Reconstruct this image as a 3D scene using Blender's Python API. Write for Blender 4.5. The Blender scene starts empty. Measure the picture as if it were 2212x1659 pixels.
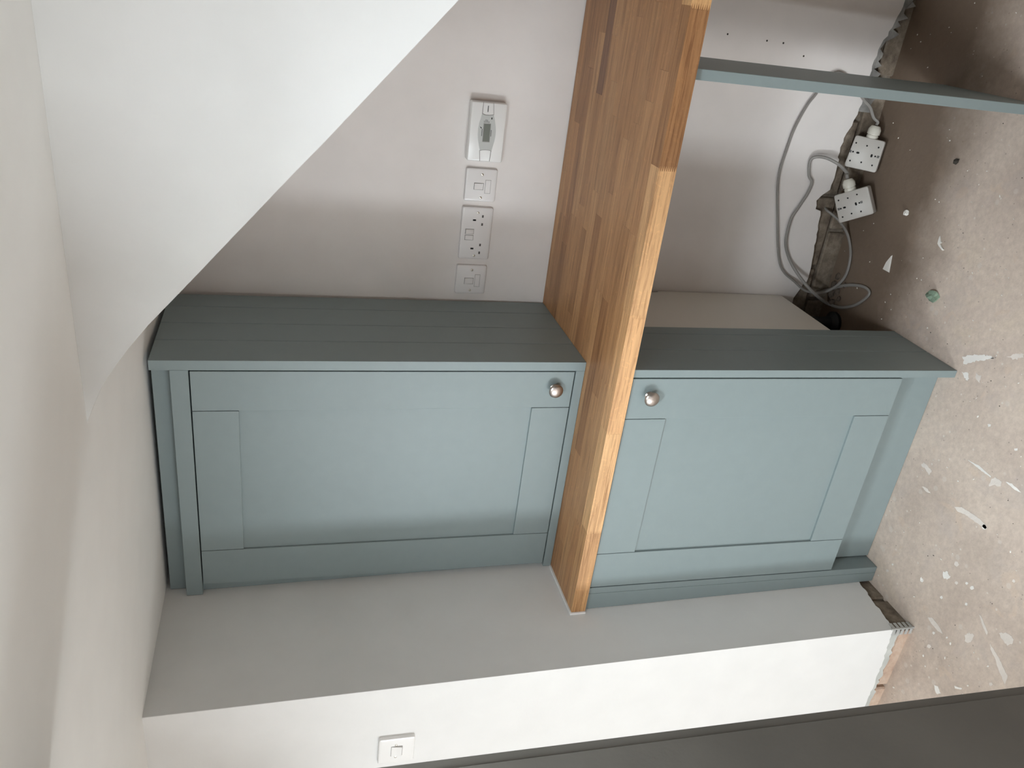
import bpy, bmesh, math, random
from mathutils import Vector, Matrix
random.seed(7)
sc = bpy.context.scene
C = sc.collection

# ------------------------------------------------------------------ camera
CP = Vector((1.45338, -1.73272, 1.66648))
RW = Matrix(((0.88560715, -0.44915784, -0.11814059),
             (0.46440695, 0.85362262, 0.23591228),
             (-0.00511437, -0.26379091, 0.96456633)))   # columns: right, forward, up
FPX, PX, PY = 1758.498, -17.592, -1.833
cam_d = bpy.data.cameras.new('camera')
cam = bpy.data.objects.new('camera', cam_d); C.objects.link(cam)
right, fwd, up = RW.col[0], RW.col[1], RW.col[2]
m = Matrix((-up, right, -fwd)).transposed().to_4x4()     # the phone was held on its side
m.translation = CP
cam.matrix_world = m
cam_d.sensor_fit = 'HORIZONTAL'; cam_d.sensor_width = 36
cam_d.lens = 36 * FPX / 2212
cam_d.shift_x = 1.833 / 2212; cam_d.shift_y = 17.592 / 2212
cam_d.clip_start = 0.02
sc.camera = cam

def ray(x, y):
    return RW @ Vector(((1659 - y - 829.5 - PX) / FPX, 1, -(x - 1106 - PY) / FPX))
def hit(x, y, ax, val):
    d = ray(x, y)
    return CP + d * ((val - CP[ax]) / d[ax])

# ------------------------------------------------------------------ world, lights, exposure
w = bpy.data.worlds.new('daylight'); sc.world = w; w.use_nodes = True
bg = w.node_tree.nodes['Background']
bg.inputs[0].default_value = (0.96, 0.98, 1.0, 1); bg.inputs[1].default_value = 1.5

def area(name, loc, target, sx, sy, power, col):
    l = bpy.data.lights.new(name, 'AREA'); l.shape = 'RECTANGLE'; l.size = sx; l.size_y = sy
    l.energy = power; l.color = col
    o = bpy.data.objects.new(name, l); C.objects.link(o); o.location = loc
    o.rotation_euler = (Vector(target) - Vector(loc)).to_track_quat('-Z', 'Y').to_euler()
    return o
LX, LY = 0.76, -1.42
area('rooflight_daylight', (LX, LY, 2.16), (LX, LY, 0), 0.40, 0.40, 24, (0.84, 0.93, 1.0))
area('window_daylight', (-1.76, -3.90, 1.02), (0.0, -3.90, 1.02), 1.00, 1.70, 104, (0.86, 0.94, 1.0))

sc.view_settings.view_transform = 'Standard'
sc.view_settings.look = 'None'
sc.view_settings.gamma = 1
sc.view_settings.use_curve_mapping = False
sc.view_settings.exposure = 0.43

# ------------------------------------------------------------------ materials
def new_mat(name):
    mt = bpy.data.materials.new(name); mt.use_nodes = True
    nt = mt.node_tree
    return mt, nt, nt.nodes['Principled BSDF']
def N(nt, kind, **kw):
    n = nt.nodes.new(kind)
    for k, v in kw.items():
        if k in n.inputs: n.inputs[k].default_value = v
        else: setattr(n, k, v)
    return n
def ramp(nt, src, stops):
    r = nt.nodes.new('ShaderNodeValToRGB'); e = r.color_ramp.elements
    while len(e) < len(stops): e.new(0.5)
    for i, (p, c) in enumerate(stops):
        e[i].position = p; e[i].color = (*c, 1) if len(c) == 3 else c
    nt.links.new(src, r.inputs[0]); return r
def mix(nt, fac, a, b, mode='MIX'):
    n = nt.nodes.new('ShaderNodeMix'); n.data_type = 'RGBA'; n.blend_type = mode
    for i, v in ((0, fac), (6, a), (7, b)):
        if hasattr(v, 'links'): nt.links.new(v, n.inputs[i])
        elif isinstance(v, (int, float)): n.inputs[i].default_value = v
        else: n.inputs[i].default_value = (*v, 1)
    return n.outputs[2]
def plain(name, col, rough=0.5, metal=0.0, bump=0.0, scale=60, var=0.06, spec=0.5):
    mt, nt, b = new_mat(name)
    tc = N(nt, 'ShaderNodeTexCoord')
    ns = N(nt, 'ShaderNodeTexNoise', Scale=scale * 0.12, Detail=4.0)
    nt.links.new(tc.outputs['Object'], ns.inputs['Vector'])
    lo = tuple(c * (1 - var) for c in col); hi = tuple(min(1, c * (1 + var)) for c in col)
    r = ramp(nt, ns.outputs[0], [(0.3, lo), (0.7, hi)])
    nt.links.new(r.outputs[0], b.inputs['Base Color'])
    b.inputs['Roughness'].default_value = rough; b.inputs['Metallic'].default_value = metal
    b.inputs['Specular IOR Level'].default_value = spec
    if bump:
        n2 = N(nt, 'ShaderNodeTexNoise', Scale=scale, Detail=6.0)
        nt.links.new(tc.outputs['Object'], n2.inputs['Vector'])
        bp = N(nt, 'ShaderNodeBump', Strength=bump, Distance=0.002)
        nt.links.new(n2.outputs[0], bp.inputs['Height']); nt.links.new(bp.outputs[0], b.inputs['Normal'])
    return mt
WHITE = plain('white_emulsion', (0.765, 0.762, 0.745), 0.75, bump=0.12, scale=90, var=0.02, spec=0.25)
CEILP = plain('lifted_white_emulsion', (0.885, 0.885, 0.865), 0.8, bump=0.12, scale=90, var=0.015, spec=0.2)  # the wall white, lightened in colour to brighten the ceiling
WALLP = plain('warm_white_emulsion', (0.76, 0.715, 0.685), 0.75, bump=0.12, scale=90, var=0.025, spec=0.25)
PAINT = plain('duck_egg_paint', (0.232, 0.283, 0.285), 0.42, bump=0.05, scale=260, var=0.015, spec=0.4)
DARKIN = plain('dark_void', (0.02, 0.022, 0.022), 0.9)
MELAMINE = plain('cream_melamine', (0.80, 0.76, 0.69), 0.4, var=0.01)
PLASTIC = plain('white_plastic', (0.74, 0.715, 0.70), 0.28, var=0.01)
PLASTIC2 = plain('cool_white_plastic', (0.82, 0.81, 0.79), 0.25, var=0.01)
BOXP = plain('back_box_plastic', (0.50, 0.47, 0.43), 0.4, var=0.03)
GLANDP = plain('gland_plastic', (0.66, 0.63, 0.55), 0.35, var=0.01)
BLACK = plain('black_plastic', (0.012, 0.014, 0.016), 0.5)
HOLE = plain('hole_black', (0.006, 0.006, 0.006), 0.9)
STEEL = plain('screw_steel', (0.62, 0.58, 0.50), 0.3, 1.0)
KNOBM = plain('aged_nickel', (0.47, 0.42, 0.385), 0.33, 1.0, bump=0.15, scale=300, var=0.12)
CABLE = plain('grey_cable', (0.26, 0.245, 0.225), 0.5, var=0.05)
LCDM = plain('lcd_grey', (0.135, 0.15, 0.125), 0.25, var=0.03)
SILVER = plain('silver_plastic', (0.50, 0.51, 0.49), 0.35, var=0.02)
INK = plain('dark_ink', (0.03, 0.03, 0.03), 0.6)
INKB = plain('grey_line', (0.27, 0.255, 0.24), 0.6)
PINM = plain('slot_grey', (0.09, 0.08, 0.075), 0.6)
SEAL = plain('white_sealant', (0.82, 0.81, 0.80), 0.35, var=0.01)
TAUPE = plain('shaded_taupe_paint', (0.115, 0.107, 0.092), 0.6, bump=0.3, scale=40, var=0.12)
BEAD = plain('galvanised_bead', (0.55, 0.57, 0.56), 0.4, 0.5, var=0.2)
BOND = plain('plaster_bonding', (0.50, 0.51, 0.48), 0.9, bump=0.8, scale=120, var=0.15)
CHIP = plain('plaster_chip', (0.84, 0.81, 0.75), 0.8, bump=0.4, var=0.1)
SPLASH = plain('dried_paint_splash', (0.82, 0.79, 0.745), 0.6, var=0.1)
SMEAR = plain('thin_paint_smear', (0.73, 0.665, 0.605), 0.7, var=0.12, bump=0.5)
GREEN = plain('green_plaster_lump', (0.22, 0.30, 0.22), 0.9, bump=0.8, scale=160, var=0.35)
STONE = plain('dark_stone', (0.045, 0.038, 0.03), 0.9, bump=0.5)
DRIP = plain('grey_plaster_drips', (0.30, 0.29, 0.27), 0.95, bump=1.0, scale=150, var=0.4)
DIRT = plain('rubble_dirt', (0.11, 0.085, 0.065), 0.95, bump=1.0, scale=200, var=0.5)
UNSEEN = plain('low_bounce_wall_paint', (0.22, 0.19, 0.16), 0.7)  # dark colour stands in for an unlit side of the room
GLASS = plain('rooflight_frame_paint', (0.8, 0.8, 0.8), 0.4)

def brick_mat(name, a, b_, c_):
    mt, nt, b = new_mat(name)
    tc = N(nt, 'ShaderNodeTexCoord'); oi = N(nt, 'ShaderNodeObjectInfo')
    ad = N(nt, 'ShaderNodeVectorMath', operation='ADD')
    nt.links.new(tc.outputs['Object'], ad.inputs[0]); nt.links.new(oi.outputs['Random'], ad.inputs[1])
    ns = N(nt, 'ShaderNodeTexNoise', Scale=28.0, Detail=8.0, Roughness=0.65)
    nt.links.new(ad.outputs[0], ns.inputs['Vector'])
    r = ramp(nt, ns.outputs[0], [(0.3, a), (0.52, b_), (0.72, c_)])
    nt.links.new(r.outputs[0], b.inputs['Base Color']); b.inputs['Roughness'].default_value = 0.95
    bp = N(nt, 'ShaderNodeBump', Strength=0.9, Distance=0.004)
    nt.links.new(ns.outputs[0], bp.inputs['Height']); nt.links.new(bp.outputs[0], b.inputs['Normal'])
    return mt
BRICK = brick_mat('dirty_brick', (0.10, 0.075, 0.055), (0.22, 0.175, 0.13), (0.34, 0.29, 0.23))
BRICKP = brick_mat('pink_brick', (0.40, 0.28, 0.21), (0.52, 0.38, 0.29), (0.58, 0.47, 0.38))
MORTAR = brick_mat('old_mortar', (0.07, 0.055, 0.04), (0.16, 0.13, 0.10), (0.28, 0.24, 0.19))
MORTARP = brick_mat('pale_mortar', (0.30, 0.24, 0.19), (0.45, 0.37, 0.30), (0.56, 0.48, 0.40))

# oak: every stave is its own object; its colour tint rides on the object's colour
OAK, nt, b = new_mat('oiled_oak')
tc = N(nt, 'ShaderNodeTexCoord'); oi = N(nt, 'ShaderNodeObjectInfo')
sc_ = N(nt, 'ShaderNodeVectorMath', operation='SCALE', Scale=37.0)
nt.links.new(oi.outputs['Random'], sc_.inputs[0])
ad = N(nt, 'ShaderNodeVectorMath', operation='ADD')
nt.links.new(tc.outputs['Object'], ad.inputs[0]); nt.links.new(sc_.outputs[0], ad.inputs[1])
mp = N(nt, 'ShaderNodeMapping'); mp.inputs['Scale'].default_value = (3.0, 60, 60)
nt.links.new(ad.outputs[0], mp.inputs['Vector'])
n1 = N(nt, 'ShaderNodeTexNoise', Scale=1.6, Detail=6.0, Roughness=0.6, Distortion=0.5)
nt.links.new(mp.outputs[0], n1.inputs['Vector'])
mp2 = N(nt, 'ShaderNodeMapping'); mp2.inputs['Scale'].default_value = (9.0, 330, 330)
nt.links.new(ad.outputs[0], mp2.inputs['Vector'])
n2 = N(nt, 'ShaderNodeTexNoise', Scale=1.0, Detail=5.0, Roughness=0.7)
nt.links.new(mp2.outputs[0], n2.inputs['Vector'])
g1 = ramp(nt, n1.outputs[0], [(0.30, (0.66, 0.60, 0.55)), (0.5, (0.95, 0.94, 0.92)), (0.72, (1.12, 1.12, 1.1))])
g2 = ramp(nt, n2.outputs[0], [(0.36, (0.62, 0.55, 0.48)), (0.47, (1, 1, 1)), (0.75, (1.08, 1.08, 1.06))])
mp3 = N(nt, 'ShaderNodeMapping'); mp3.inputs['Scale'].default_value = (55, 38, 38)
nt.links.new(ad.outputs[0], mp3.inputs['Vector'])
n3 = N(nt, 'ShaderNodeTexNoise', Scale=1.0, Detail=2.0, Distortion=2.2)
nt.links.new(mp3.outputs[0], n3.inputs['Vector'])
g3 = ramp(nt, n3.outputs[0], [(0.60, (1, 1, 1)), (0.68, (1.18, 1.16, 1.12))])
c = mix(nt, 1.0, oi.outputs['Color'], g1.outputs[0], 'MULTIPLY')
c = mix(nt, 1.0, c, g2.outputs[0], 'MULTIPLY')
c = mix(nt, 0.6, c, g3.outputs[0], 'MULTIPLY')
c = mix(nt, 1.0, c, (1.0, 0.93, 0.80), 'MULTIPLY')
nt.links.new(c, b.inputs['Base Color'])
b.inputs['Roughness'].default_value = 0.42; b.inputs['Specular IOR Level'].default_value = 0.4
bp = N(nt, 'ShaderNodeBump', Strength=0.12, Distance=0.001)
nt.links.new(n2.outputs[0], bp.inputs['Height']); nt.links.new(bp.outputs[0], b.inputs['Normal'])

# screed floor: dusty, blotched, scuffed, dotted with old paint
FLOORM, nt, b = new_mat('dusty_screed')
tc = N(nt, 'ShaderNodeTexCoord'); P = tc.outputs['Object']
def nz(scale, detail=6.0, rough=0.55, dist=0.0, vec=P):
    n = N(nt, 'ShaderNodeTexNoise', Scale=scale, Detail=detail, Roughness=rough, Distortion=dist)
    nt.links.new(vec, n.inputs['Vector']); return n.outputs[0]
base = ramp(nt, nz(3.2, 8, 0.6, 0.6), [(0.28, (0.47, 0.385, 0.32)), (0.45, (0.58, 0.48, 0.405)),
                                       (0.60, (0.65, 0.545, 0.46)), (0.75, (0.67, 0.565, 0.45))]).outputs[0]
fine = ramp(nt, nz(60, 8, 0.7), [(0.3, (0.84, 0.83, 0.83)), (0.7, (1.1, 1.1, 1.1))]).outputs[0]
c = mix(nt, 1.0, base, fine, 'MULTIPLY')
grey = ramp(nt, nz(7.5, 7, 0.6, 0.4), [(0.55, (0, 0, 0)), (0.72, (1, 1, 1))]).outputs[0]
gm = N(nt, 'ShaderNodeMath', operation='MULTIPLY'); nt.links.new(grey, gm.inputs[0]); gm.inputs[1].default_value = 0.45
c = mix(nt, gm.outputs[0], c, (0.46, 0.405, 0.38))
pink = ramp(nt, nz(11, 4, 0.5, 0.8), [(0.64, (0, 0, 0)), (0.68, (1, 1, 1))]).outputs[0]
pm = N(nt, 'ShaderNodeMath', operation='MULTIPLY'); nt.links.new(pink, pm.inputs[0]); pm.inputs[1].default_value = 0.40
c = mix(nt, pm.outputs[0], c, (0.64, 0.50, 0.39))
# paint dots
def dots(scale, lo, hi, col, amt, jit):
    global c
    vv = N(nt, 'ShaderNodeTexVoronoi', Scale=scale); nt.links.new(P, vv.inputs['Vector'])
    v2 = N(nt, 'ShaderNodeMath', operation='GREATER_THAN'); 
    sp = N(nt, 'ShaderNodeSeparateColor'); nt.links.new(vv.outputs['Color'], sp.inputs[0])
    nt.links.new(sp.outputs[0], v2.inputs[0]); v2.inputs[1].default_value = jit
    rr = ramp(nt, vv.outputs['Distance'], [(lo, (1, 1, 1)), (hi, (0, 0, 0))]).outputs[0]
    mm = N(nt, 'ShaderNodeMath', operation='MULTIPLY'); nt.links.new(rr, mm.inputs[0]); nt.links.new(v2.outputs[0], mm.inputs[1])
    m2 = N(nt, 'ShaderNodeMath', operation='MULTIPLY'); nt.links.new(mm.outputs[0], m2.inputs[0]); m2.inputs[1].default_value = amt
    c = mix(nt, m2.outputs[0], c, col)
dots(26, 0.16, 0.22, (0.66, 0.60, 0.54), 0.45, 0.72)
dots(48, 0.12, 0.17, (0.74, 0.70, 0.64), 0.6, 0.80)
dots(90, 0.12, 0.20, (0.20, 0.16, 0.13), 0.6, 0.90)
# browner dirt along the back wall, deepened to paint in worktop and panel shade
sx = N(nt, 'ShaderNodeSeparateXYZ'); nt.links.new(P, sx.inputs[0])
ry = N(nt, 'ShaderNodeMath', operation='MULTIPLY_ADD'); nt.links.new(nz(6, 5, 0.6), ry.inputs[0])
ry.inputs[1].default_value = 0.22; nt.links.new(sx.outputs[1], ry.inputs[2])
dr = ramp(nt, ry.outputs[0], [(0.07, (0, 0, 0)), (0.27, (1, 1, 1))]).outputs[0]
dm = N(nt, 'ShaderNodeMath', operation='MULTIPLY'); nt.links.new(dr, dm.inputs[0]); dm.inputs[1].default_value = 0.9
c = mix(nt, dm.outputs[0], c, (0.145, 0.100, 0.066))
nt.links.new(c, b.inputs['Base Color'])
b.inputs['Roughness'].default_value = 0.62; b.inputs['Specular IOR Level'].default_value = 0.4
hb = N(nt, 'ShaderNodeMath', operation='ADD'); nt.links.new(nz(45, 8, 0.65), hb.inputs[0])
nt.links.new(nz(9, 5, 0.6), hb.inputs[1])
bp = N(nt, 'ShaderNodeBump', Strength=0.20, Distance=0.005)
nt.links.new(hb.outputs[0], bp.inputs['Height']); nt.links.new(bp.outputs[0], b.inputs['Normal'])

# ------------------------------------------------------------------ geometry helpers
def link(name, bm, mat, parent=None, smooth=False, origin=None):
    me = bpy.data.meshes.new(name)
    if origin is not None:
        bmesh.ops.translate(bm, verts=bm.verts, vec=-Vector(origin))
    bmesh.ops.recalc_face_normals(bm, faces=bm.faces)
    bm.to_mesh(me); bm.free(); me.materials.append(mat)
    if smooth:
        for p in me.polygons: p.use_smooth = True
        me.set_sharp_from_angle(angle=math.radians(35))
    o = bpy.data.objects.new(name, me); C.objects.link(o)
    if origin is not None: o.location = origin
    if parent is not None:
        o.parent = parent
        off = Vector((0, 0, 0)); p = parent
        while p is not None: off += p.location; p = p.parent
        o.location = o.location - off
    return o
def box(bm, x0, x1, y0, y1, z0, z1, bev=0.0):
    t = bmesh.new()
    v = [t.verts.new((x, y, z)) for x in (x0, x1) for y in (y0, y1) for z in (z0, z1)]
    for f in ((0, 1, 3, 2), (4, 6, 7, 5), (0, 4, 5, 1), (2, 3, 7, 6), (0, 2, 6, 4), (1, 5, 7, 3)):
        t.faces.new([v[i] for i in f])
    bmesh.ops.recalc_face_normals(t, faces=t.faces)
    if bev: bmesh.ops.bevel(t, geom=t.edges[:], offset=bev, segments=1, affect='EDGES', profile=0.5)
    me = bpy.data.meshes.new('tmp'); t.to_mesh(me); t.free(); bm.from_mesh(me); bpy.data.meshes.remove(me)
    return bm
def B(x0, x1, y0, y1, z0, z1, bev=0.0): return box(bmesh.new(), x0, x1, y0, y1, z0, z1, bev)
def slab(front, back, bm=None):
    """prism between two matching outlines"""
    bm = bm or bmesh.new()
    a = [bm.verts.new(p) for p in front]; b_ = [bm.verts.new(p) for p in back]
    bm.faces.new(a); bm.faces.new(b_[::-1])
    n = len(a)
    for i in range(n): bm.faces.new((a[i], b_[i], b_[(i + 1) % n], a[(i + 1) % n]))
    return bm
def lathe(profile, origin, axis, n=24, bm=None):
    """profile: (radius, distance along the axis)"""
    bm = bm or bmesh.new()
    ax = Vector(axis).normalized(); q = ax.to_track_quat('Z', 'Y').to_matrix()
    rings = []
    for r, h in profile:
        rings.append([bm.verts.new(Vector(origin) + q @ Vector((r * math.cos(2 * math.pi * i / n), r * math.sin(2 * math.pi * i / n), h))) for i in range(n)])
    for a, b_ in zip(rings, rings[1:]):
        for i in range(n): bm.faces.new((a[i], a[(i + 1) % n], b_[(i + 1) % n], b_[i]))
    bm.faces.new(rings[0][::-1]); bm.faces.new(rings[-1])
    return bm
def tube(pts, r, n=10, flat=1.0, sub=6):
    P_ = [Vector(p) for p in pts]
    P_ = [P_[0] * 2 - P_[1]] + P_ + [P_[-1] * 2 - P_[-2]]
    path = []
    for i in range(1, len(P_) - 2):
        for s in range(sub):
            t = s / sub; a, b_, c_, d = P_[i - 1:i + 3]
            path.append(0.5 * ((2 * b_) + (c_ - a) * t + (2 * a - 5 * b_ + 4 * c_ - d) * t * t + (3 * b_ - a - 3 * c_ + d) * t ** 3))
    path.append(P_[-2])
    bm = bmesh.new(); rings = []; nrm = None
    for i, p in enumerate(path):
        tg = (path[min(i + 1, len(path) - 1)] - path[max(i - 1, 0)]).normalized()
        if nrm is None: nrm = tg.orthogonal().normalized()
        nrm = (nrm - tg * nrm.dot(tg)).normalized(); bn = tg.cross(nrm)
        rings.append([bm.verts.new(p + (nrm * math.cos(2 * math.pi * k / n) + bn * math.sin(2 * math.pi * k / n) * flat) * r) for k in range(n)])
    for a, b_ in zip(rings, rings[1:]):
        for i in range(n): bm.faces.new((a[i], a[(i + 1) % n], b_[(i + 1) % n], b_[i]))
    bm.faces.new(rings[0][::-1]); bm.faces.new(rings[-1])
    return bm
def lump(center, sx, sy, sz, seed, jag=0.35, sub=2):
    r = random.Random(seed); bm = bmesh.new()
    bmesh.ops.create_icosphere(bm, subdivisions=sub, radius=1)
    for v in bm.verts:
        k = 1 + jag * (r.random() - 0.5)
        v.co = Vector((v.co.x * sx * k, v.co.y * sy * k, max(v.co.z * k, -0.6) * sz)) 
    zmin = min(v.co.z for v in bm.verts)
    for v in bm.verts: v.co += Vector(center) - Vector((0, 0, zmin))
    return bm
def thing(name, label, cat, loc, group=None):
    o = bpy.data.objects.new(name, None); C.objects.link(o); o.location = loc
    o.empty_display_size = 0.05
    o['label'] = label; o['category'] = cat
    if group: o['group'] = group
    return o
def tag(o, label, cat, group=None):
    o['label'] = label; o['category'] = cat
    if group: o['group'] = group
    return o
def struct(o): o['kind'] = 'structure'; return o
def shell(name, loc=(0, 0, 0)):
    o = bpy.data.objects.new(name, None); C.objects.link(o); o.location = loc; o.empty_display_size = 0.1
    return struct(o)

# ------------------------------------------------------------------ key measures (metres)
ZC = 1.974                       # ceiling
YC = -0.376                      # face of the pier left of the alcove
ZW, TW = 0.945, 0.039            # worktop top, thickness
YW = -0.196                      # worktop front
def yb(x, z): return 0.3872 + 0.0053 * x + 0.0215 * z       # back wall leans a little
def xl(y, z): return 0.0049 * y - 0.0232 * z                # so does the left one
XR = 2.45                        # far right, out of frame

# ------------------------------------------------------------------ floor, ceiling, rooflight
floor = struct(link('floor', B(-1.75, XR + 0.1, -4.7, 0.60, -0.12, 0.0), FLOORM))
bm = bmesh.new()
hx0, hx1, hy0, hy1 = LX - 0.25, LX + 0.25, LY - 0.25, LY + 0.25
box(bm, -1.75, hx0, -4.7, 0.60, ZC, ZC + 0.12); box(bm, hx1, XR + 0.1, -4.7, 0.60, ZC, ZC + 0.12)
box(bm, hx0, hx1, -4.7, hy0, ZC, ZC + 0.12); box(bm, hx0, hx1, hy1, 0.60, ZC, ZC + 0.12)
ceiling = struct(link('ceiling', bm, CEILP))
win = shell('window_1', (LX, LY, ZC))
bm = bmesh.new()
box(bm, hx0 - 0.02, hx0, hy0 - 0.02, hy1 + 0.02, ZC + 0.12, ZC + 0.26); box(bm, hx1, hx1 + 0.02, hy0 - 0.02, hy1 + 0.02, ZC + 0.12, ZC + 0.26)
box(bm, hx0, hx1, hy0 - 0.02, hy0, ZC + 0.12, ZC + 0.26); box(bm, hx0, hx1, hy1, hy1 + 0.02, ZC + 0.12, ZC + 0.26)
link('window_frame', bm, GLASS, win)

# ------------------------------------------------------------------ back wall
def rag(pts, amp, step, seed):
    r = random.Random(seed); out = []
    for (a, za), (b_, zb) in zip(pts, pts[1:]):
        n = max(1, int(abs(b_ - a) / step))
        for i in range(n):
            t = i / n; k = 0 if i == 0 else 1
            out.append((a + (b_ - a) * t + k * (r.random() - .5) * step * 0.5, za + (zb - za) * t + k * (r.random() - .5) * amp))
    out.append(pts[-1]); return out
bottom = rag([(-0.06, 0.10), (0.45, 0.11), (0.62, 0.118), (0.665, 0.124), (0.70, 0.108), (0.736, 0.092), (0.79, 0.097), (0.826, 0.101),
              (0.90, 0.112), (0.945, 0.117), (0.95, 0.136), (0.975, 0.141), (0.992, 0.128), (1.01, 0.106), (1.06, 0.104), (1.12, 0.110), (1.159, 0.110),
              (1.21, 0.095), (1.257, 0.084), (1.30, 0.088), (1.332, 0.086), (1.40, 0.083), (1.46, 0.060), (1.53, 0.046), (1.70, 0.055), (1.9, 0.07), (XR, 0.08)], 0.007, 0.012, 3)
outl = bottom + [(XR, ZC), (-0.06, ZC)]
wall_back = struct(link('wall_back', slab([(x, yb(x, z), z) for x, z in outl], [(x, yb(x, z) + 0.016, z) for x, z in outl]), WALLP))
bm = slab([(-0.06, yb(0, 0) + 0.026, 0), (XR, yb(XR, 0) + 0.026, 0), (XR, yb(XR, ZC) + 0.0161, ZC), (-0.06, yb(0, ZC) + 0.0161, ZC)],
          [(-0.06, 0.60, 0), (XR, 0.60, 0), (XR, 0.60, ZC), (-0.06, 0.60, ZC)])
link('masonry', bm, MORTAR, wall_back)
def bricks(parent, mat, n, x0, length, z0, h, place, seed, stagger=0.0):
    r = random.Random(seed)
    for i in range(n):
        a = x0 + i * (length + 0.011) + stagger; b_ = a + length
        bm = place(a, b_, z0 + r.uniform(-.002, .002), z0 + h + r.uniform(-.003, .003), r.uniform(-0.003, 0.003))
        bmesh.ops.bevel(bm, geom=bm.edges[:], offset=0.004, segments=1, affect='EDGES', profile=0.5)
        o = link('brick', bm, mat, parent)
def pb(a, b_, z0, z1, d):
    y = yb((a + b_) / 2, 0) + 0.0165 + d * 0.3; return B(a, b_, y, y + 0.06, z0, z1)
bricks(wall_back, BRICK, 9, 0.44, 0.213, -0.012, 0.066, pb, 1)
bricks(wall_back, BRICK, 9, 0.44, 0.213, 0.064, 0.064, pb, 2, 0.105)
# grey skim smeared down over the bricks right of the support panel
r = random.Random(5); top = []; low = []
n_ = 40
for i in range(n_ + 1):
    x = 1.235 + i * 0.0105
    zt = 0.094 if x < 1.42 else 0.094 - (x - 1.42) * 0.35
    top.append((x, zt)); low.append((x, zt - 0.018 - r.uniform(0, 0.03) * (1 if i % 4 else 1.6) - max(0, x - 1.40) * 0.10))
outl = low + top[::-1]
bm = slab([(x, yb(x, z) + 0.006 + r.uniform(-.003, .003), z) for x, z in outl], [(x, yb(x, z) + 0.022, z) for x, z in outl])
link('skim_smear', bm, DRIP, wall_back)

for px_, py_ in ((1657, 88), (1692, 93), (1735, 121), (1573, 74)):      # old screw holes in the plaster
    p = hit(px_, py_, 1, yb(1.45, 0.4))
    link('screw_hole', lathe([(0.0028, 0), (0.0016, 0.0006)], (p[0], yb(p[0], p[2]) + 0.0001, p[2]), (0, -1, 0), 9), STONE, wall_back)

# ------------------------------------------------------------------ left alcove wall and pier
bot = rag([(YC + 0.0006, 0.068), (-0.325, 0.060), (-0.25, 0.052), (-0.183, 0.043), (-0.10, 0.04), (0.40, 0.04)], 0.006, 0.010, 9)
outl = bot + [(0.40, ZC), (YC + 0.0006, ZC)]
wall_left = struct(link('wall_left', slab([(xl(y, z), y, z) for y, z in outl], [(xl(y, z) - 0.013, y, z) for y, z in outl]), WHITE))
bm = slab([(-0.018, YC + 0.016, 0), (-0.018, 0.42, 0), (-0.018 - 0.0455, 0.42, ZC), (-0.0635, YC + 0.016, ZC)],
          [(-0.12, YC + 0.016, 0), (-0.12, 0.42, 0), (-0.14, 0.42, ZC), (-0.14, YC + 0.016, ZC)])
link('masonry', bm, MORTAR, wall_left)
def pl_(a, b_, z0, z1, d): return B(-0.06, -0.010 + d * 0.4, a, b_, z0, z1)
bricks(wall_left, BRICK, 3, YC + 0.014, 0.105, -0.012, 0.070, pl_, 4)
bm = bmesh.new()      # bead of sealant where the worktop meets the wall
box(bm, -0.024, -0.017, YW, 0.0, ZW, ZW + 0.004); box(bm, -0.025, -0.017, YW - 0.004, YW, ZW - TW, ZW + 0.004)
link('sealant_bead', bm, SEAL, wall_left)

bot = rag([(-1.75, 0.05), (-0.60, 0.05), (-0.294, 0.051), (-0.161, 0.054), (-0.09, 0.060), (-0.028, 0.067), (-0.003, 0.070)], 0.006, 0.010, 12)
outl = bot + [(xl(YC, ZC) - 0.0005, ZC), (-1.75, ZC)]
wall_front = struct(link('wall_front', slab([(x, YC, z) for x, z in outl], [(x, YC + 0.0125, z) for x, z in outl]), WHITE))
link('masonry', B(-1.75, -0.155, YC + 0.020, 0.42, 0, ZC), MORTARP, wall_front)
def pf(a, b_, z0, z1, d): return B(a, b_, YC + 0.006 + d * 0.5, YC + 0.05, z0, z1)
bricks(wall_front, BRICKP, 4, -0.90, 0.213, -0.020, 0.056, pf, 6)
bt = rag([(-0.9, 0.032), (-0.30, 0.034), (-0.15, 0.036), (-0.012, 0.040)], 0.010, 0.010, 21)
outl = bt + [(-0.012, 0.075), (-0.9, 0.075)]
link('bonding_coat', slab([(x, YC + 0.0035, z) for x, z in outl], [(x, YC + 0.014, z) for x, z in outl]), BOND, wall_front)
bm = bmesh.new()      # perforated metal corner bead laid bare at the foot of the corner
box(bm, -0.005, -0.001, YC - 0.001, YC + 0.004, 0.0, 0.075)
for k in range(5):
    z = 0.004 + k * 0.014
    box(bm, -0.024, -0.004, YC - 0.001, YC, z, z + 0.009)
    box(bm, -0.002, -0.0012, YC + 0.003, YC + 0.022, z, z + 0.009)
link('corner_bead', bm, BEAD, wall_front)

# ------------------------------------------------------------------ stair enclosure: side face and raking underside
edge = [(1.419, 1.436), (1.213, 1.615), (1.155, 1.667), (0.985, 1.816), (0.922, 1.872), (0.884, 1.902), (0.853, 1.924), (0.823, 1.943),
        (0.809, 1.951), (0.781, 1.963), (0.753, 1.9739)]
outl = [(2.95, 0.10)] + edge + [(2.95, 1.9739)]
outl = [(XR, 1.436 - (XR - 1.419) * 0.873)] + edge + [(XR, 1.9739)]
bm = slab([(x, -0.498, z) for x, z in outl], [(x, 0.385, z) for x, z in outl])
bmesh.ops.bevel(bm, geom=[e for e in bm.edges if all(abs(v.co.y + 0.498) < 1e-6 and v.co.z < 1.97 for v in e.verts)], offset=0.0025, segments=2, affect='EDGES', profile=0.5)
wall_stair = struct(link('wall_stair', bm, WHITE))
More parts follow.
